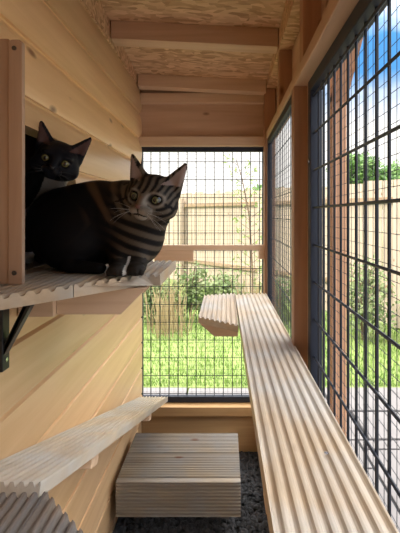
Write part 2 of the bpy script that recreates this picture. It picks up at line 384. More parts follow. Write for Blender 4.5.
# ---------------------------------------------------------------- mesh panels
def panel(name, label, org, a0, a1, z0, z1, along, c, bar=0.028, dep=0.028, sx=0.0457, sz=0.09, wr_=0.0019, face=1, fo=0.02, ph=0.0, phz=0.0, screws=()):
    t = thing(name, label, 'wire panel', org, 'black wire mesh panels of the enclosure')
    def bx(mb, p0, p1, q0, q1, h0, h1):      # p along, q across
        return mb.box(p0, p1, q0, q1, h0, h1) if along == 0 else mb.box(q0, q1, p0, p1, h0, h1)
    f = MB()
    bx(f, a0, a1, c-dep/2, c+dep/2, z1-bar, z1); bx(f, a0, a1, c-dep/2, c+dep/2, z0, z0+bar)
    bx(f, a0, a0+bar, c-dep/2, c+dep/2, z0+bar, z1-bar); bx(f, a1-bar, a1, c-dep/2, c+dep/2, z0+bar, z1-bar)
    f.build('frame', M['black'], t, bevel=.002)
    def grid(sx, sz, r, cc, d, name, m):
        w = MB(); a = a0+bar*0.4+ph % sx; 
        while a < a1-bar*.3:
            w.tube([(a, cc, z0+.01), (a, cc, z1-.01)] if along == 0 else [(cc, a, z0+.01), (cc, a, z1-.01)], r, 6); a += sx
        z = z0+.015+phz % sz
        while z < z1-.01:
            w.tube([(a0+.01, cc+d, z), (a1-.01, cc+d, z)] if along == 0 else [(cc+d, a0+.01, z), (cc+d, a1-.01, z)], r, 6); z += sz
        w.build(name, m, t)
    grid(sx, sz, wr_, c, 2*wr_*face, 'wire_grid', M['wire'])
    grid(sx/2, sx/2, 0.00062, c+fo, .0011, 'fine_wire', M['fine'])
    for s in screws:
        k = MB().disc((s[0], s[1], s[2]), s[3], 0.006, 0.003); k.build('screw', M['bright'], t)
    return t
panel('wire_panel', 'black wire mesh panel at the far end behind the tabby cat', (-0.12, 2.016, -0.94), -0.446, 0.210, -0.938, 0.346, 0, 2.016, bar=.028, dep=.028, sz=0.09, phz=.022, ph=.01)
panel('wire_panel', 'far narrow mesh panel on the right, between corner post and brown post', (0.205, 1.55, -0.93), 1.195, 1.925, -0.93, 0.366, 1, 0.209, bar=.026, dep=.02, fo=.014, wr_=.0014)
panel('wire_panel', 'large near mesh panel filling the right edge of the picture', (0.24, 0.3, -0.93), -0.45, 1.103, -0.93, 0.366, 1, 0.242, bar=.032, dep=.032, sx=.05, sz=.10, fo=.022, wr_=.0029, face=-1, ph=.03, phz=.035,
      screws=[(0.2255, 1.085, 0.145, (-1, 0, 0))])

# ---------------------------------------------------------------- shelves
sh = thing('wall_shelf', 'high grooved decking shelf on the left wall that the tabby cat crouches on', 'shelf', (-0.29, 0.85, -0.125))
zs = -0.125; T = 0.024
near = lambda X: 0.625+(X+0.353)*(0.222/0.1815)
deck(MB(), 0.143, T, 9, lambda u: near(XL+.001+u), lambda u: 1.125, (XL+.001, 0, zs), (1,0,0), (0,1,0), (0,0,1)).build('deck_board', M['deckW'], sh)
deck(MB(), 0.136, T, 8, lambda u: near(-0.273-.0005+u) if u < .101 else 0.843, lambda u: 1.11, (-0.2745, 0, zs), (1,0,0), (0,1,0), (0,0,1)).build('deck_board', M['deckW'], sh)
def batten(x0, x1t, x1b, y0, y1, zt, zb):
    return MB().hexa([(x0,y0,zb),(x1b,y0,zb),(x1b,y1,zb),(x0,y1,zb),(x0,y0,zt),(x1t,y0,zt),(x1t,y1,zt),(x0,y1,zt)])
batten(-0.3455, -0.162, -0.214, 0.815, 0.85, zs-T-.0003, zs-T-.054).build('support_batten', M['paleX'], sh, bevel=.0015)
MB().box(XL+.004, -0.346, 0.80, 0.84, zs-T-.055, zs-T-.0003).build('support_block', M['paleX'], sh, bevel=.0015)
batten(XL+.004, -0.162, -0.214, 1.04, 1.075, zs-T-.0003, zs-T-.054).build('support_batten', M['paleX'], sh, bevel=.0015)
br = thing('shelf_bracket', 'black steel angle bracket under the left end of the tabby cat shelf', 'bracket', (-0.41, 0.74, -0.28))
zb = zs-T-.0008
MB().box(XL+.003, XL+.012, 0.73, 0.755, -0.288, zb).build('wall_plate', M['bracket'], br, bevel=.002)
MB().box(XL+.012, -0.345, 0.73, 0.755, zb-.005, zb).build('top_plate', M['bracket'], br, bevel=.002)
MB().hexa([(-0.410,.734,-0.262),(-0.410,.734,-0.243),(-0.410,.752,-0.243),(-0.410,.752,-0.262),(-0.366,.734,zb-.018),(-0.366,.734,zb-.004),(-0.366,.752,zb-.004),(-0.366,.752,zb-.018)]).build('brace', M['bracket'], br)
MB().hexa([(-0.410,.734,-0.262),(-0.405,.734,-0.238),(-0.405,.752,-0.238),(-0.410,.752,-0.262),(-0.352,.734,zb-.004),(-0.365,.734,zb-.004),(-0.365,.752,zb-.004),(-0.352,.752,zb-.004)]).build('brace', M['bracket'], br)
MB().disc((XL+.012, .742, -0.268), (1, 0, 0), .004, .002).build('screw', M['bright'], br)

ho = thing('hatch_frame', 'upright pale timber batten and board beside the cat hole, standing on the high shelf', 'hatch frame', (-0.39, 0.72, zs))
def rounded(x0, x1, z0, z1, r=.008):
    p = [(x0, z0), (x1, z0)]
    for k in range(5): a = k*math.pi/8; p.append((x1-r+r*math.cos(a), z1-r+r*math.sin(a)))
    for k in range(5): a = math.pi/2+k*math.pi/8; p.append((x0+r+r*math.cos(a), z1-r+r*math.sin(a)))
    return p
MB().prism(rounded(-0.3905, -0.3655, zs+.0005, 0.315), 1, 0.717, 0.728).build('batten', M['hatch'], ho, bevel=.001)
MB().prism(rounded(-0.4190, -0.3908, zs+.0005, 0.318, .003), 1, 0.721, 0.732).build('side_board', M['hatch'], ho, bevel=.001)
for z in (0.299, -0.104): MB().disc((-0.3795, 0.717, z), (0, -1, 0), .0042, .0015).build('screw', M['screw'], ho)

rs = thing('long_shelf', 'long grooved decking shelf running along the right mesh wall', 'shelf', (0.12, 1.0, -0.375))
zr = -0.375
deck(MB(), 0.150, 0.028, 8, lambda u: 0.10, lambda u: 1.90+0.03*(u/0.148), (0.0595, 0, zr), (1,0,0), (-.0085,1,0), (0,0,1), depth=.0065).build('deck_board', M['deckY'], rs)
for y in (0.6, 1.7): MB().box(0.06, 0.193, y, y+.045, zr-.075, zr-.0285).build('support_batten', M['paleX'], rs, bevel=.0015)
MB().disc((0.158, 0.63, zr-.001), (0, 0, 1), .0035, .0015).build('screw', M['bright'], rs)
ls = thing('side_perch', 'short decking perch joined to the left side of the long shelf far end', 'shelf', (-0.03, 1.6, -0.375))
deck(MB(), 0.145, 0.026, 8, lambda u: 1.485-0.119*(u/0.145), lambda u: 1.88+.05*(u/.145), (-0.1025, 0, zr), (1,0,0), (0,1,0), (0,0,1), depth=.0065).build('deck_board', M['deckY'], ls)
MB().hexa([(-0.042,1.47,zr-.072),(0.044,1.47,zr-.072),(0.044,1.51,zr-.072),(-0.042,1.51,zr-.072),(-0.095,1.47,zr-.0265),(0.044,1.47,zr-.0265),(0.044,1.51,zr-.0265),(-0.095,1.51,zr-.0265)]).build('support_batten', M['paleX'], ls, bevel=.0015)
MB().hexa([(-0.042,1.78,zr-.072),(0.044,1.78,zr-.072),(0.044,1.82,zr-.072),(-0.042,1.82,zr-.072),(-0.095,1.78,zr-.0265),(0.044,1.78,zr-.0265),(0.044,1.82,zr-.0265),(-0.095,1.82,zr-.0265)]).build('support_batten', M['paleX'], ls, bevel=.0015)

# sloping ramp along the left wall and the landing below it
rp = thing('ramp', 'grooved decking ramp sloping down along the left wall to the far end', 'ramp', (-0.35, 1.3, -0.65))
dz = -0.356; ln = math.hypot(1, dz); Vr = Vector((0, 1/ln, dz/ln)); Nr = Vector((0, -dz/ln, 1/ln))
zr0 = -(0.19+0.356*0.612)
deck(MB(), 0.134, 0.022, 9, lambda u: 0, lambda u: (1.95-0.612)*ln, (XL+.003, 0.612, zr0), (1,0,0), Vr, Nr).build('deck_board', M['deckY'], rp)
for d in (0.3, 1.0):
    o = Vector((0, 0.612, zr0))+Vr*d-Nr*.0225; q = []
    for h in (-.03, 0):
        for a, x in ((0, XL+.004), (0, -0.296), (.05, -0.296), (.05, XL+.004)):
            p = o+Vr*a+Nr*h; q.append((x, p.y, p.z))
    MB().hexa(q).build('support_batten', M['paleX'], rp, bevel=.0015)
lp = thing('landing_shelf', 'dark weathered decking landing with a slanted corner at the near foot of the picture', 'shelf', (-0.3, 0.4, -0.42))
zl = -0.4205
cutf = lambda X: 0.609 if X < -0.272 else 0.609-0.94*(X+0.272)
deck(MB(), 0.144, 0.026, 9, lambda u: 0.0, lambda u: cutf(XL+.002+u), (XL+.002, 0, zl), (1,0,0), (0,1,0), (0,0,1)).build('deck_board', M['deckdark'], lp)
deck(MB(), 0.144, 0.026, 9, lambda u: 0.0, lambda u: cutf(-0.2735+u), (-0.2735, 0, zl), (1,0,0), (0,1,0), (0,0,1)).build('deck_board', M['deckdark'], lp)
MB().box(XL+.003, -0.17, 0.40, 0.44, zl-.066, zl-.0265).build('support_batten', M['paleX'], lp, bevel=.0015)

# step on the gravel
st = thing('deck_step', 'low box step of grooved decking standing on the dark gravel', 'step', (-0.17, 1.6, FL))
x0, x1 = -0.394, 0.052; zt = -0.953
for y in (1.452, 1.602): deck(MB(), 0.147, 0.026, 14, lambda u: 0, lambda u: x1-x0, (x1, y, zt), (0,1,0), (-1,0,0), (0,0,1), depth=.0055).build('deck_board', M['deckX'], st)
deck(MB(), 0.125, 0.022, 10, lambda u: 0, lambda u: x1-x0, (x1, 1.4505-.022, zt-.0005-.125), (0,0,1), (-1,0,0), (0,-1,0), depth=.0055)
f = MB(); deck(f, 0.125, 0.022, 10, lambda u: 0, lambda u: x1-x0, (x0, 1.428, zt-.126), (0,0,1), (1,0,0), (0,-1,0), depth=.0055); f.build('front_board', M['deckX'], st)
MB().box(x0, x0+.02, 1.452, 1.748, zt-.11, zt-.027).build('side_board', M['deckX'], st); MB().box(x1-.02, x1, 1.452, 1.748, zt-.11, zt-.027).build('side_board', M['deckX'], st)
for x in (x0+.04, x1-.085):
    for y in (1.54, 1.70): MB().box(x, x+.045, y, y+.045, FL-.02, zt-.027).build('leg', M['deckdark'], st)  # legs coloured dark to stand in for the shadow under the step

# ---------------------------------------------------------------- cats (signed distance fields -> one skin)
import openvdb as vdb
class SDF:
    def __init__(s, lo, hi, h):
        s.lo = np.array(lo, float); s.h = h; s.n = np.ceil((np.array(hi)-s.lo)/h).astype(int)
        ax = [s.lo[i]+h*np.arange(s.n[i]) for i in range(3)]
        s.P = np.stack(np.meshgrid(*ax, indexing='ij'), -1).astype(np.float32); s.d = np.full(s.n, 1.0, np.float32)
    def loc(s, R=None, O=None, pts=None):
        p = s.P if pts is None else pts
        if O is None: return p
        return (p-np.array(O, np.float32)) @ np.array(R, np.float32)     # world -> local (R columns = local axes)
    def put(s, e, k=0.01, cut=False):
        if cut: e = -e; s.d = s.smax(s.d, e, k); return
        h = np.clip(0.5+0.5*(s.d-e)/k, 0, 1); s.d = s.d*(1-h)+e*h-k*h*(1-h)
    @staticmethod
    def smax(a, b, k):
        h = np.clip(0.5-0.5*(a-b)/k, 0, 1); return a*(1-h)+b*h+k*h*(1-h)
    @staticmethod
    def ell(p, c, r, A=None):
        q = p-np.array(c, np.float32)
        if A is not None: q = q @ np.array(A, np.float32)
        r = np.array(r, np.float32); a = np.linalg.norm(q/r, axis=-1); b = np.linalg.norm(q/(r*r), axis=-1)
        return a*(a-1)/np.maximum(b, 1e-6)
    @staticmethod
    def cap(p, a, b, ra, rb, flat=None):
        a = np.array(a, np.float32); b = np.array(b, np.float32); ba = b-a
        t = np.clip(((p-a) @ ba)/(ba @ ba), 0, 1)[..., None]; q = p-a-t*ba
        if flat is not None: q = q*np.array(flat, np.float32)
        return np.linalg.norm(q, axis=-1)-(ra+(rb-ra)*t[..., 0])
    def mesh(s):
        g_ = vdb.FloatGrid(1.0); g_.copyFromArray(np.clip(s.d, -1, 1).astype(np.float32))
        pts, tri, quad = g_.convertToPolygons(isovalue=0.0, adaptivity=0.0)
        return pts*s.h+s.lo, [tuple(int(i) for i in f)[::-1] for f in quad]+[tuple(int(i) for i in f)[::-1] for f in tri]

def frame(fwd, roll, up=(0, 0, 1)):
    """local axes: x = picture right when it looks at us, y = out of the face, z = up"""
    y = Vector(fwd).normalized(); x = Vector(up).cross(y).normalized(); x = -x
    x = Vector((y.y*0+x.x, x.y, x.z)); z = x.cross(y)
    if z.z < 0: z = -z
    R = Matrix.Rotation(roll, 3, y); x = R @ x; z = R @ z
    return np.array([[x.x, y.x, z.x], [x.y, y.y, z.y], [x.z, y.z, z.z]])

EY = (0.0210, 0.0325, 0.003)
def head(s, R, O, k=1.0):
    p = s.loc(R, O)/k; e = []
    def put(v, kk=.012): s.put(v*k, kk*k)
    put(s.ell(p, (0, -.004, .004), (.047, .045, .040)), .02)
    for sx in (-1, 1):
        put(s.ell(p, (sx*.026, .010, -.016), (.027, .027, .022)), .012)
        put(s.ell(p, (sx*.0095, .050, -.0185), (.0125, .011, .0095)), .006)
        put(s.ell(p, (sx*.019, .030, .016), (.014, .013, .008)), .008)       # brow
    put(s.cap(p, (0, .028, .016), (0, .0565, -.008), .013, .0075), .008)
    put(s.ell(p, (0, .044, -.031), (.012, .010, .007)), .006)
    for sx in (-1, 1):
        # ear: a flattened cone hollowed on its face
        a, b = (sx*.030, -.004, .020), (sx*.054, -.005, .0705)
        ear = s.cap(p, a, b, .0245, .0050, (1, 2.0, 1))*.6
        hol = s.cap(p, (a[0]+sx*.001, .009, a[2]+.004), (b[0]-sx*.003, .003, b[2]-.005), .0175, .0025, (1, 1.6, 1))*.7
        ear = s.smax(ear, -hol, .003); put(ear, .006)
    for sx in (-1, 1): s.put(np.linalg.norm(p-np.array((sx*EY[0], EY[1]+.004, EY[2]), np.float32), axis=-1)*k-(.0090)*k, .003, cut=True)

def skin(name, s, m, col, parent):
    v, f = s.mesh(); me = bpy.data.meshes.new(name); o0 = np.array(parent['_org'])
    # relax the stair-steps a little
    me.from_pydata((v-o0).tolist(), [], f); me.materials.append(m)
    me.polygons.foreach_set('use_smooth', [True]*len(me.polygons)); me.update()
    c = col(v); at = me.color_attributes.new('coat', 'FLOAT_COLOR', 'POINT')
    at.data.foreach_set('color', np.concatenate([c, np.ones((len(c), 1))], 1).astype(np.float32).ravel())
    o = bpy.data.objects.new(name, me); sc.collection.objects.link(o); o.parent = parent
    return o, v, me

def fur(name, me, o0, col, m, parent, n, ln, flow, skipf=None, w=.0009):
    me.calc_loop_triangles(); nv = len(me.vertices)
    co = np.empty(nv*3, np.float32); me.vertices.foreach_get('co', co); co = co.reshape(-1, 3)
    no = np.empty(nv*3, np.float32); me.vertices.foreach_get('normal', no); no = no.reshape(-1, 3)
    t = np.empty(len(me.loop_triangles)*3, np.int32); me.loop_triangles.foreach_get('vertices', t); t = t.reshape(-1, 3)
    ar = np.linalg.norm(np.cross(co[t[:, 1]]-co[t[:, 0]], co[t[:, 2]]-co[t[:, 0]]), axis=1)
    pick = t[rng.choice(len(t), n, p=ar/ar.sum())]; wts = rng.dirichlet((1, 1, 1), n)[..., None]
    p = (co[pick]*wts).sum(1); q = (no[pick]*wts).sum(1); q /= np.linalg.norm(q, axis=1)[:, None]+1e-9
    pw = p+o0; L_ = np.full(n, ln)*rng.uniform(.6, 1.2, n)
    if skipf is not None: L_ = L_*skipf(pw)
    keep = L_ > .0005; p, q, pw, L_ = p[keep], q[keep], pw[keep], L_[keep]; n = len(p)
    fl = flow(pw); fl = fl-(fl*q).sum(1)[:, None]*q; d = q*.45+fl*.8+rng.normal(0, .18, (n, 3)); d /= np.linalg.norm(d, axis=1)[:, None]
    sd = np.cross(d, q); sd /= np.linalg.norm(sd, axis=1)[:, None]+1e-9
    V = np.stack([p-sd*w/2-q*.0004, p+sd*w/2-q*.0004, p+d*L_[:, None]], 1).reshape(-1, 3)
    mf = bpy.data.meshes.new(name); mf.from_pydata(V.tolist(), [], np.arange(3*n).reshape(-1, 3).tolist()); mf.materials.append(m)
    c = np.clip(col(pw)*rng.uniform(.8, 1.25, n)[:, None], 0, 1); c = np.repeat(c, 3, 0)
    at = mf.color_attributes.new('coat', 'FLOAT_COLOR', 'POINT'); at.data.foreach_set('color', np.concatenate([c, np.ones((len(c), 1))], 1).astype(np.float32).ravel())
    N3 = np.repeat(q, 3, 0)
    mf.polygons.foreach_set('use_smooth', [True]*n); mf.normals_split_custom_set_from_vertices(N3.tolist())
    o = bpy.data.objects.new(name, mf); sc.collection.objects.link(o); o.parent = parent; o['kind'] = 'stuff'
    return o

def sphere_obj(name, m, parent, c, R, r, sy=1.0, lab=None):
    bm = bmesh.new(); bmesh.ops.create_uvsphere(bm, u_segments=24, v_segments=16, radius=r)
    me = bpy.data.meshes.new(name); bm.to_mesh(me); bm.free(); me.materials.append(m)
    me.polygons.foreach_set('use_smooth', [True]*len(me.polygons))
    o = bpy.data.objects.new(name, me); sc.collection.objects.link(o); o.parent = parent
    mat4 = Matrix(R.tolist()).to_4x4(); mat4.translation = Vector(c)-Vector(parent['_org']); o.matrix_local = mat4
    return o

def face_bits(parent, R, O, k, iris, rim, nose_m, wh_m, slit):
    em = eyemat('eye_'+parent.name, iris, rim, slit)
    for sx in (-1, 1):
        c = np.array(O)+R @ (np.array((sx*EY[0], EY[1], EY[2]))*k); sphere_obj('eye', em, parent, c, R, .0094*k)
    # nose leather: small triangle pad
    pad = [(-.0070,.0610,-.0060),(.0070,.0610,-.0060),(.0038,.0640,-.0140),(-.0038,.0640,-.0140),(-.0052,.0670,-.0085),(.0052,.0670,-.0085),(0,.0670,-.0132)]
    W = lambda q: tuple(np.array(O)+R @ (np.array(q)*k))
    bmn = MB().add([W((x, y-.001, z)) for x, y, z in pad], [(0,1,5,4),(4,5,6),(1,2,6,5),(0,4,6,3),(2,3,6),(0,3,2,1)])
    nb_ = bmn.build('nose', nose_m, parent, smooth=True)
    w = MB()
    for sx in (-1, 1):
        for j in range(7):
            a = math.radians(-38+11*j+random.uniform(-4, 4)); l = random.uniform(.035, .055); b0 = (sx*(.011+.0012*(j % 3)), .056, -.018-.0022*(j % 3)); pts = []
            for i in range(6):
                u = i/5; pts.append(W((b0[0]+sx*l*u*math.cos(a)*.9, b0[1]+l*u*.25-.012*u*u, b0[2]+l*u*math.sin(a)*.7-.012*u*u)))
            w.tube(pts, [.00045*(1-.8*i/5) for i in range(6)], 4)
    tag(w.build('whiskers', wh_m, parent), kind='stuff')

def bands(x, wdt=0.5, soft=0.25):   # periodic 0..1 stripe mask
    return 1/(1+np.exp(-(np.cos(2*np.pi*x)-(1-2*wdt))/soft*2))
def vnoise(p, f, seed=0):
    r = np.random.default_rng(seed); o = np.zeros(len(p))
    for i in range(6):
        d = r.normal(size=3); d /= np.linalg.norm(d); o += np.sin((p @ d)*f*r.uniform(.6, 1.6)+r.uniform(0, 6.28))
    return o/6

# --- tabby
TH = np.array((-0.158, 0.868, 0.038)); TR = frame((-0.24, -0.945, -0.14), math.radians(-11)); TK = 1.13
S = SDF((-0.52, 0.765, -0.135), (-0.065, 1.12, 0.155), 0.0026)
p = S.P
S.put(S.ell(p, (-0.375, .965, -.030), (.103, .088, .098)), .01)
S.put(S.ell(p, (-0.300, .950, -.018), (.105, .082, .100)), .03)
S.put(S.ell(p, (-0.222, .925, -.022), (.070, .066, .086)), .03)
S.put(S.ell(p, (-0.186, .900, -.045), (.046, .044, .060)), .03)
S.put(S.cap(p, (-0.225, .925, .015), (-0.165, .885, .015), .062, .046), .03)
S.put(S.ell(p, (-0.352, .895, -.062), (.072, .045, .062)), .02)          # thigh
S.put(S.cap(p, (-0.335, .865, -.111), (-0.268, .845, -.114), .016, .013), .012)   # hind foot
for (ex, ey, px, py) in ((-0.235, .885, -0.221, .812), (-0.195, .880, -0.184, .818)):
    S.put(S.cap(p, (ex, ey, -.085), (px, py+.02, -.108), .028, .017), .02)
    S.put(S.ell(p, (px, py, -.1115), (.0185, .021, .0145)), .008)
    for j in (-1.5, -.5, .5, 1.5): S.put(S.ell(p, (px+j*.0088, py-.015+abs(j)*.0025, -.1155), (.0058, .0085, .0075)), .0025)
for q0, q1 in (((-.45, .99, -.10), (-.475, 1.03, -.108)), ((-.475, 1.03, -.108), (-.45, 1.075, -.110)), ((-.45, 1.075, -.110), (-.40, 1.095, -.110))):
    S.put(S.cap(p, q0, q1, .015, .014), .01)                               # tail curled behind
head(S, TR, TH, TK)
S.d = S.smax(S.d, (-.1245-p[..., 2]), .004)
def lum_tabby(v):
    v = np.asarray(v, np.float64); l = ((v-TH) @ TR)/TK; x, y, z = l[:, 0], l[:, 1], l[:, 2]
    hw = 1/(1+np.exp(-( .072-np.linalg.norm(l*np.array((1, .9, .9)), axis=1))/.004))
    hw = np.maximum(hw, 1/(1+np.exp(-(z-.028)/.003))*(np.abs(x) < .07)*(z > .0)*(v[:, 0] > -.245))
    hw = hw/(1+np.exp(-(z+.041)/.002))
    n = vnoise(v, 60, 1)
    # head
    base = np.array((.13, .105, .080)); dark = np.array((.010, .009, .009)); lt = np.array((.38, .33, .28))
    fore = bands(x/(.0115+.10*np.clip(z-.015, 0, .03))+.5+.9*n, .48, .35)*((z > .012) & (y > -.01))            # upright bars on the forehead
    side = bands((z-.45*np.abs(x)+.35*(y))/.0150+1.1*n, .48, .4)*((np.abs(x) > .024) & (z < .012))
    back = bands(z/.02+x/.05, .5)*(y < -.01)
    sm = np.clip(fore+side+back, 0, 1)
    hc = base*(1-sm[:, None])+dark*sm[:, None]
    muz = np.exp(-((x/.019)**4+((z+.0265)/.0125)**4))*(y > .028); muz = muz*(1-np.exp(-((x/.006)**2+((z+.010)/.006)**2)))
    hc = hc*(1-muz[:, None])+lt*muz[:, None]
    mth = ((np.abs(z+.0265+.25*np.abs(x)-.002) < .0016) & (np.abs(x) < .014) & (y > .036)) | ((np.abs(x) < .0014) & (z < -.014) & (z > -.028) & (y > .04)); hc[mth] = dark
    for sx in (-1, 1):
        chk = (np.abs(z-EY[2]+.004+.55*(sx*x-.034)) < .0024) & (sx*x > .030) & (y > -.01); hc[chk] = dark
    for sx in (-1, 1):
        r = np.sqrt(((x-sx*EY[0])/1.0)**2+((z-EY[2])/.9)**2)
        ring = np.exp(-((r-.0145)/.0025)**2)*(y > .015); hc = hc*(1-.6*ring[:, None])+lt*.6*ring[:, None]
        lid = np.exp(-((r-.0095)/.0022)**2)*(y > .015); hc = hc*(1-.9*lid[:, None])+dark*.6*.9*lid[:, None]
        ea = (z > .030) & (y > -.004+.0) & (np.abs(x-sx*(.0315+.55*(z-.022))) < (.0150-.30*(z-.032))) 
        hc[ea] = np.array((.33, .25, .225))
    br = np.exp(-((x/.0045)**2))*(y > .035)*(z > -.012)*(z < .008); hc = hc*(1-.6*br[:, None])+np.array((.17, .095, .055))*.6*br[:, None]
    # body
    warp = .035*vnoise(v, 22, 5); ring = v[:, 0]+.4*(v[:, 2])+warp
    bsw = bands((v[:, 0]+.35*np.abs(v[:, 2]+.02)+.06*vnoise(v, 17, 9))/.062+.25, .72, .35); bsw = np.clip(bsw+.95/(1+np.exp(-(vnoise(v, 26, 12)+.10)/.05)), 0, 1); front = bands((v[:, 2]+.35*(v[:, 0]+.17)+.012*vnoise(v, 45, 3))/.024, .55, .3)
    wf = 1/(1+np.exp(-(v[:, 0]+.235)/.012)); sm = bsw*(1-wf)+front*wf
    bb = np.array((.095, .056, .031))[None]*(1-wf[:, None])+np.array((.105, .080, .058))[None]*wf[:, None]; bd = np.array((.0065, .006, .007))[None]*(1-wf[:, None])+np.array((.008, .007, .007))[None]*wf[:, None]
    bc = bb*(1-sm[:, None])+bd*sm[:, None]
    paw = (v[:, 1] < .85) & (v[:, 2] < -.09) & (v[:, 0] > -.25); bc[paw] = np.array((.022, .018, .015))
    bw = (v[:, 2] < -.085) & (np.abs(v[:, 0]+.2022) < .003) & (v[:, 1] < .84); bc[bw] = np.array((.5, .48, .45))
    return np.clip(hc*hw[:, None]+bc*(1-hw[:, None]), 0, 1)
cm = coatmat('cat_coat'); nose_m = plain('brick_nose', (.16, .07, .055), .45); nose_k = plain('black_nose', (.012, .011, .012), .35)
wh = plain('white_whisker', (.38, .37, .36), .4)
tb = thing('tabby_cat', 'striped brown tabby cat crouching on the high left shelf, looking at the viewer', 'cat', (-0.27, 0.93, -0.125))
o, v, me = skin('body', S, cm, lum_tabby, tb)
def flow_t(w):
    l = (w-TH) @ TR; hd = (np.linalg.norm(l, axis=1) < .065)[:, None]
    away = (w-(TH+TR @ np.array((0, .06, -.01)))); away /= np.linalg.norm(away, axis=1)[:, None]+1e-9
    return np.where(hd, away, np.array((-.75, .15, -.5))[None])
def len_t(w):
    l = ((w-TH) @ TR)/TK; f_ = np.ones(len(w)); 
    f_[(np.linalg.norm(l, axis=1) < .075)] = .7
    for sx in (-1, 1): f_[np.linalg.norm(l-np.array((sx*EY[0], EY[1]+.004, EY[2])), axis=1) < .0125] = 0
    f_[(l[:, 1] > .045) & (np.abs(l[:, 0]) < .02)] = .25; f_[(l[:, 2] > .035)] = .35
    f_[w[:, 2] < -.1] = .4; return f_
fur('fur', me, np.array(tb['_org']), lum_tabby, cm, tb, 70000, .010, flow_t, len_t)
face_bits(tb, TR, TH, TK, (.20, .20, .09), (.11, .11, .05), nose_m, wh, 1.25)

# --- black cat leaning out of the hole
BH = np.array((-0.387, 0.918, 0.125)); BR = frame((0.24, -0.93, -0.22), math.radians(-17)); BK = 1.0
S = SDF((-0.70, 0.86, -0.135), (-0.310, 1.30, 0.235), 0.003); p = S.P
S.put(S.ell(p, (-0.575, 1.11, -.035), (.085, .085, .088)), .01)
S.put(S.ell(p, (-0.520, 1.075, -.010), (.048, .05, .075)), .03)
S.put(S.cap(p, (-0.535, 1.085, .02), (-0.462, 1.025, .080), .052, .044), .03); S.put(S.cap(p, (-0.462, 1.025, .080), (-0.396, .940, .115), .044, .038), .02)
S.put(S.ell(p, (-0.60, 1.18, -.045), (.08, .08, .078)), .03)
for dx, dy in ((-.515, 1.035), (-.565, 1.02)):
    S.put(S.cap(p, (dx-.01, dy+.035, -.03), (dx+.004, dy-.002, -.108), .024, .015), .015); S.put(S.ell(p, (dx+.006, dy-.012, -.112), (.017, .021, .0135)), .006)
S.put(S.cap(p, (-.64, 1.24, -.10), (-.57, 1.27, -.108), .015, .013), .01)
head(S, BR, BH, BK)
S.d = S.smax(S.d, (-.1245-p[..., 2]), .004)
def lum_black(v):
    v = np.asarray(v, np.float64); c = np.tile(np.array((.0100, .0105, .0145)), (len(v), 1))
    l = ((v-BH) @ BR); x, y, z = l[:, 0], l[:, 1], l[:, 2]
    for sx in (-1, 1):
        ea = (z > .030) & (y > -.004) & (np.abs(x-sx*(.0315+.55*(z-.022))) < (.0150-.30*(z-.032))); c[ea] = np.array((.10, .055, .05))
    bib = ((v[:, 2] < .024+.8*(v[:, 0]+.4975)) & (v[:, 1] < 1.07) & (z < -.045) & (v[:, 2] > -.06)); c[bib] = np.array((.42, .41, .40))
    ft = (v[:, 2] < -.095) & (v[:, 1] < 1.05); c[ft] = np.array((.5, .49, .48)); return c
bc = thing('black_cat', 'black cat with pale chest leaning out of the wall hole behind the tabby', 'cat', (-0.56, 1.12, -0.125))
cmb_ = coatmat('black_cat_coat', .5, 0)
o, v, me = skin('body', S, cmb_, lum_black, bc)
def flow_b(w):
    l = (w-BH) @ BR; hd = (np.linalg.norm(l, axis=1) < .065)[:, None]
    away = (w-(BH+BR @ np.array((0, .06, -.01)))); away /= np.linalg.norm(away, axis=1)[:, None]+1e-9
    return np.where(hd, away, np.array((-.3, .2, -.8))[None])
def len_b(w):
    l = (w-BH) @ BR; f_ = np.ones(len(w)); f_[(np.linalg.norm(l, axis=1) < .075)] = .55
    for sx in (-1, 1): f_[np.linalg.norm(l-np.array((sx*EY[0], EY[1]+.004, EY[2])), axis=1) < .0145] = 0
    f_[(l[:, 1] > .045) & (np.abs(l[:, 0]) < .02)] = .25; f_[(l[:, 2] > .035)] = .35; return f_
fur('fur', me, np.array(bc['_org']), lum_black, cmb_, bc, 26000, .008, flow_b, len_b)
face_bits(bc, BR, BH, BK, (.26, .24, .10), (.15, .13, .05), nose_k, plain('dark_whisker', (.05, .05, .05), .4), 1.4)

# ---------------------------------------------------------------- garden
# timber outside the near panel
ot = thing('outside_post', 'brown timber post standing just outside the near mesh panel', 'post', (0.34, 1.2, FL))
MB().box(0.318, 0.362, 1.20, 1.245, FL-.02, 0.60).build('upright', M['studZ'], ot, bevel=.002)
MB().hexa([(0.318,1.198,0.34),(0.362,1.198,0.34),(0.362,1.243,0.34),(0.318,1.243,0.34),(0.318,0.9,0.60),(0.362,0.9,0.60),(0.362,0.945,0.60),(0.318,0.945,0.60)]).build('brace', M['studZ'], ot, bevel=.002)

fn = thing('garden_fence', 'pale close-boarded wooden fence running slantwise across the garden', 'fence', (0.5, 5.6, FL))
A = Vector((-0.62, 6.86, 0)); D = Vector((2.3, -2.5, 0)).normalized(); NF = Vector((-D.y*-1, 0, 0)); NF = Vector((D.y, -D.x, 0))
if NF.y > 0: NF = -NF
def fbox(t0, t1, q0, q1, z0, z1, mb):
    pts = []
    for z in (z0, z1):
        for t, q in ((t0, q0), (t1, q0), (t1, q1), (t0, q1)):
            a = A+D*t+NF*q; pts.append((a.x, a.y, z))
    return mb.hexa(pts)
fb = MB(); t = -4.5; random.seed(5)
while t < 5.2:
    w = random.uniform(.09, .13); fbox(t, t+w-.010, 0, .015, FL, .36+random.uniform(-.02, .025), fb); t += w
fb.build('boards', M['fence'], fn)
for z in (.14, -.80): fbox(-4.5, 5.2, .016, .05, z, z+.05, MB()).build('rail', M['fence_rail'], fn)
for k in range(5): fbox(-4.0+k*1.9, -3.9+k*1.9, .051, .13, FL, .28, MB()).build('post', M['fence'], fn)

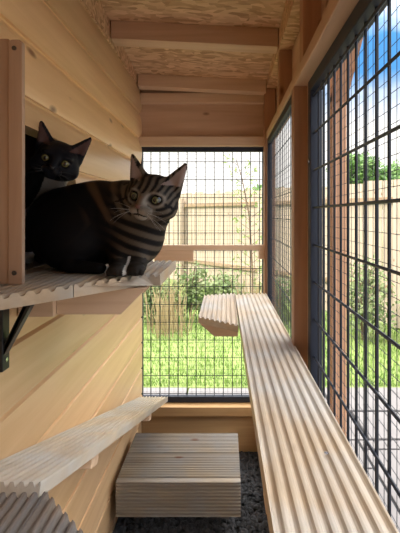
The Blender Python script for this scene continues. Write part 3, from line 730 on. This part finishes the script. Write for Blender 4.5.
def leaves(mb, c, r, n, s, shell=.5, asp=.5):
    for i in range(n):
        d = Vector((random.gauss(0, 1), random.gauss(0, 1), random.gauss(0, 1))).normalized(); q = random.uniform(shell, 1)*random.uniform(.85, 1.1)
        p = Vector(c)+Vector((d.x*r[0], d.y*r[1], d.z*r[2]))*q
        a = Vector((random.gauss(0, 1), random.gauss(0, 1), random.gauss(0, 1))).normalized(); b = a.orthogonal().normalized(); ss = s*random.uniform(.6, 1.3)
        mb.add([p-a*ss, p+b*ss*asp, p+a*ss, p-b*ss*asp], [(0, 1, 2, 3)])
    return mb
def shrub(x, y, w, h, label, m='shrub', n=900, s=.03):
    t = thing('garden_shrub', label, 'shrub', (x, y, FL), 'shrubs in the border along the fence')
    f = MB()
    for j in range(5):
        dx, dy = random.uniform(-.35, .35)*w, random.uniform(-.2, .2)*w; hh = h*random.uniform(.35, .5)
        leaves(f, (x+dx, y+dy, FL+hh), (w*.42, w*.35, hh), n//5, s)
    f.build('foliage', M[m], t); s_ = MB()
    for j in range(6):
        a = random.uniform(0, 6.28); s_.tube([(x, y, FL-.02), (x+.1*w*math.cos(a), y+.1*w*math.sin(a), FL+h*.4), (x+.3*w*math.cos(a), y+.3*w*math.sin(a), FL+h*.85)], [.008, .005, .002], 5)
    s_.build('stems', M['bark'], t)
random.seed(11)
sl = [(-.78, 4.35, .36, .62, 'leafy green shrub at the left end of the border'), (-.40, 4.45, .36, .70, 'low green shrub in the border under the middle rail'),
      (.02, 4.25, .40, .62, 'green shrub in the border left of the long shelf end'), (.62, 4.5, .5, .55, 'low shrub seen through the far right mesh panel'),
      (1.28, 3.75, .5, .85, 'tall green shrub seen through the near mesh panel by the brown post'), (1.86, 3.35, .5, .70, 'green shrub at the right edge of the picture')]
for x, y, w, h, lab in sl: shrub(x, y, w, h, lab)
# dry stalks
for (x, y, lab) in ((-.56, 3.98, 'clump of dry straw-coloured stalks left of the low green shrub'), (.33, 4.15, 'clump of dry stalks in the border hidden partly by the long shelf end')):
    d = MB()
    for i in range(110):
        a, r_ = random.uniform(0, 6.28), random.uniform(.02, .24); bx_, by_ = x+r_*math.cos(a), y+r_*math.sin(a); h = random.uniform(.2, .6)
        lx, ly = random.uniform(-.14, .14), random.uniform(-.05, .05); w_ = .004
        d.add([(bx_-w_, by_, FL-.01), (bx_+w_, by_, FL-.01), (bx_+lx*.4+w_, by_+ly*.4, FL+h*.6), (bx_+lx, by_+ly, FL+h), (bx_+lx*.4-w_, by_+ly*.4, FL+h*.6)], [(0, 1, 2, 3, 4)])
    tag(d.build('dry_stalks', M['dry'], org=(x, y, FL)), lab, 'dry plant')
# sapling behind the back panel
sp_ = thing('sapling', 'slender young tree with lime leaves beyond the far mesh panel, beside the corner post', 'tree', (.21, 3.3, FL))
sm_ = MB(); lf = MB()
sm_.tube([(.21, 3.3, FL-.03), (.22, 3.3, -.5), (.19, 3.28, 0), (.13, 3.25, .3), (.08, 3.22, .45)], [.009, .007, .006, .004, .002], 6)
for i in range(26):
    z = -.55+i*.038; x = .21-.13*max(0, z)/.45*.9; s_ = (-1)**i; l = random.uniform(.06, .16)
    e_ = (x+s_*l*.8, 3.28+random.uniform(-.06, .06), z+l*.6); sm_.tube([(x, 3.28, z), e_], [.003, .0012], 4)
    leaves(lf, e_, (.05, .05, .05), 7, .02, .1, .4); leaves(lf, ((x+e_[0])/2, 3.28, (z+e_[2])/2), (.04, .04, .04), 4, .018, .1, .4)
sm_.build('stem', M['bark'], sp_); lf.build('leaves', M['lime'], sp_)

def tree(x, y, h, r, label, m='tree', n=6300, s=.09):
    t = thing('tree', label, 'tree', (x, y, FL), 'trees beyond the fence')
    MB().tube([(x, y, FL-.05), (x+.05, y, FL+h*.5), (x, y, FL+h*.8)], [.12, .09, .04], 8).build('trunk', M['bark'], t)
    f = MB()
    for j in range(7):
        c = (x+random.uniform(-.5, .5)*r, y+random.uniform(-.4, .4)*r, FL+h-r*random.uniform(.5, 1.3)); leaves(f, c, (r*.6, r*.6, r*.5), n//7, s)
    f.build('crown', M[m], t)
for a in ((4.15, 11.8, 3.0, 1.15, 'dark green tree above the fence next to the brown outside post'), (6.9, 14.4, 3.4, 1.35, 'broad green tree above the fence at the right edge'),
          (1.6, 16.0, 2.5, 1.2, 'distant tree above the fence seen through the far right mesh panel'), (-.2, 18.0, 2.3, 1.1, 'small hazy tree above the fence beyond the middle of the far mesh panel'),
          (-3.0, 17.0, 2.4, 1.3, 'distant tree above the fence behind the tabby cat')): tree(*a)

# lawn blades
gb = []; gf = []
n = 60000; xs = rng.uniform(-2.6, 5.0, n); ys = 2.74+rng.uniform(0, 1, n)**1.4*3.6
ok_ = (ys < 6.86-(xs+.62)*1.087-.12); xs, ys = xs[ok_], ys[ok_]; n = len(xs); hs = rng.uniform(.02, .05, n); ax_ = rng.uniform(0, 6.28, n); w_ = .0035
V = np.stack([np.stack([xs-w_*np.cos(ax_), ys-w_*np.sin(ax_), np.full(n, FL-.025)], 1), np.stack([xs+w_*np.cos(ax_), ys+w_*np.sin(ax_), np.full(n, FL-.025)], 1),
              np.stack([xs+rng.normal(0, .012, n), ys+rng.normal(0, .012, n), FL-.02+hs], 1)], 1).reshape(-1, 3)
gm = MB(); gm.v = V.tolist(); gm.f = [tuple(r) for r in np.arange(3*n).reshape(-1, 3).tolist()]
tag(gm.build('grass', M['grass']), 'bright green lawn grass between the paving and the fence', 'grass', kind='stuff')

for o in bpy.data.objects:
    if '_org' in o: del o['_org']
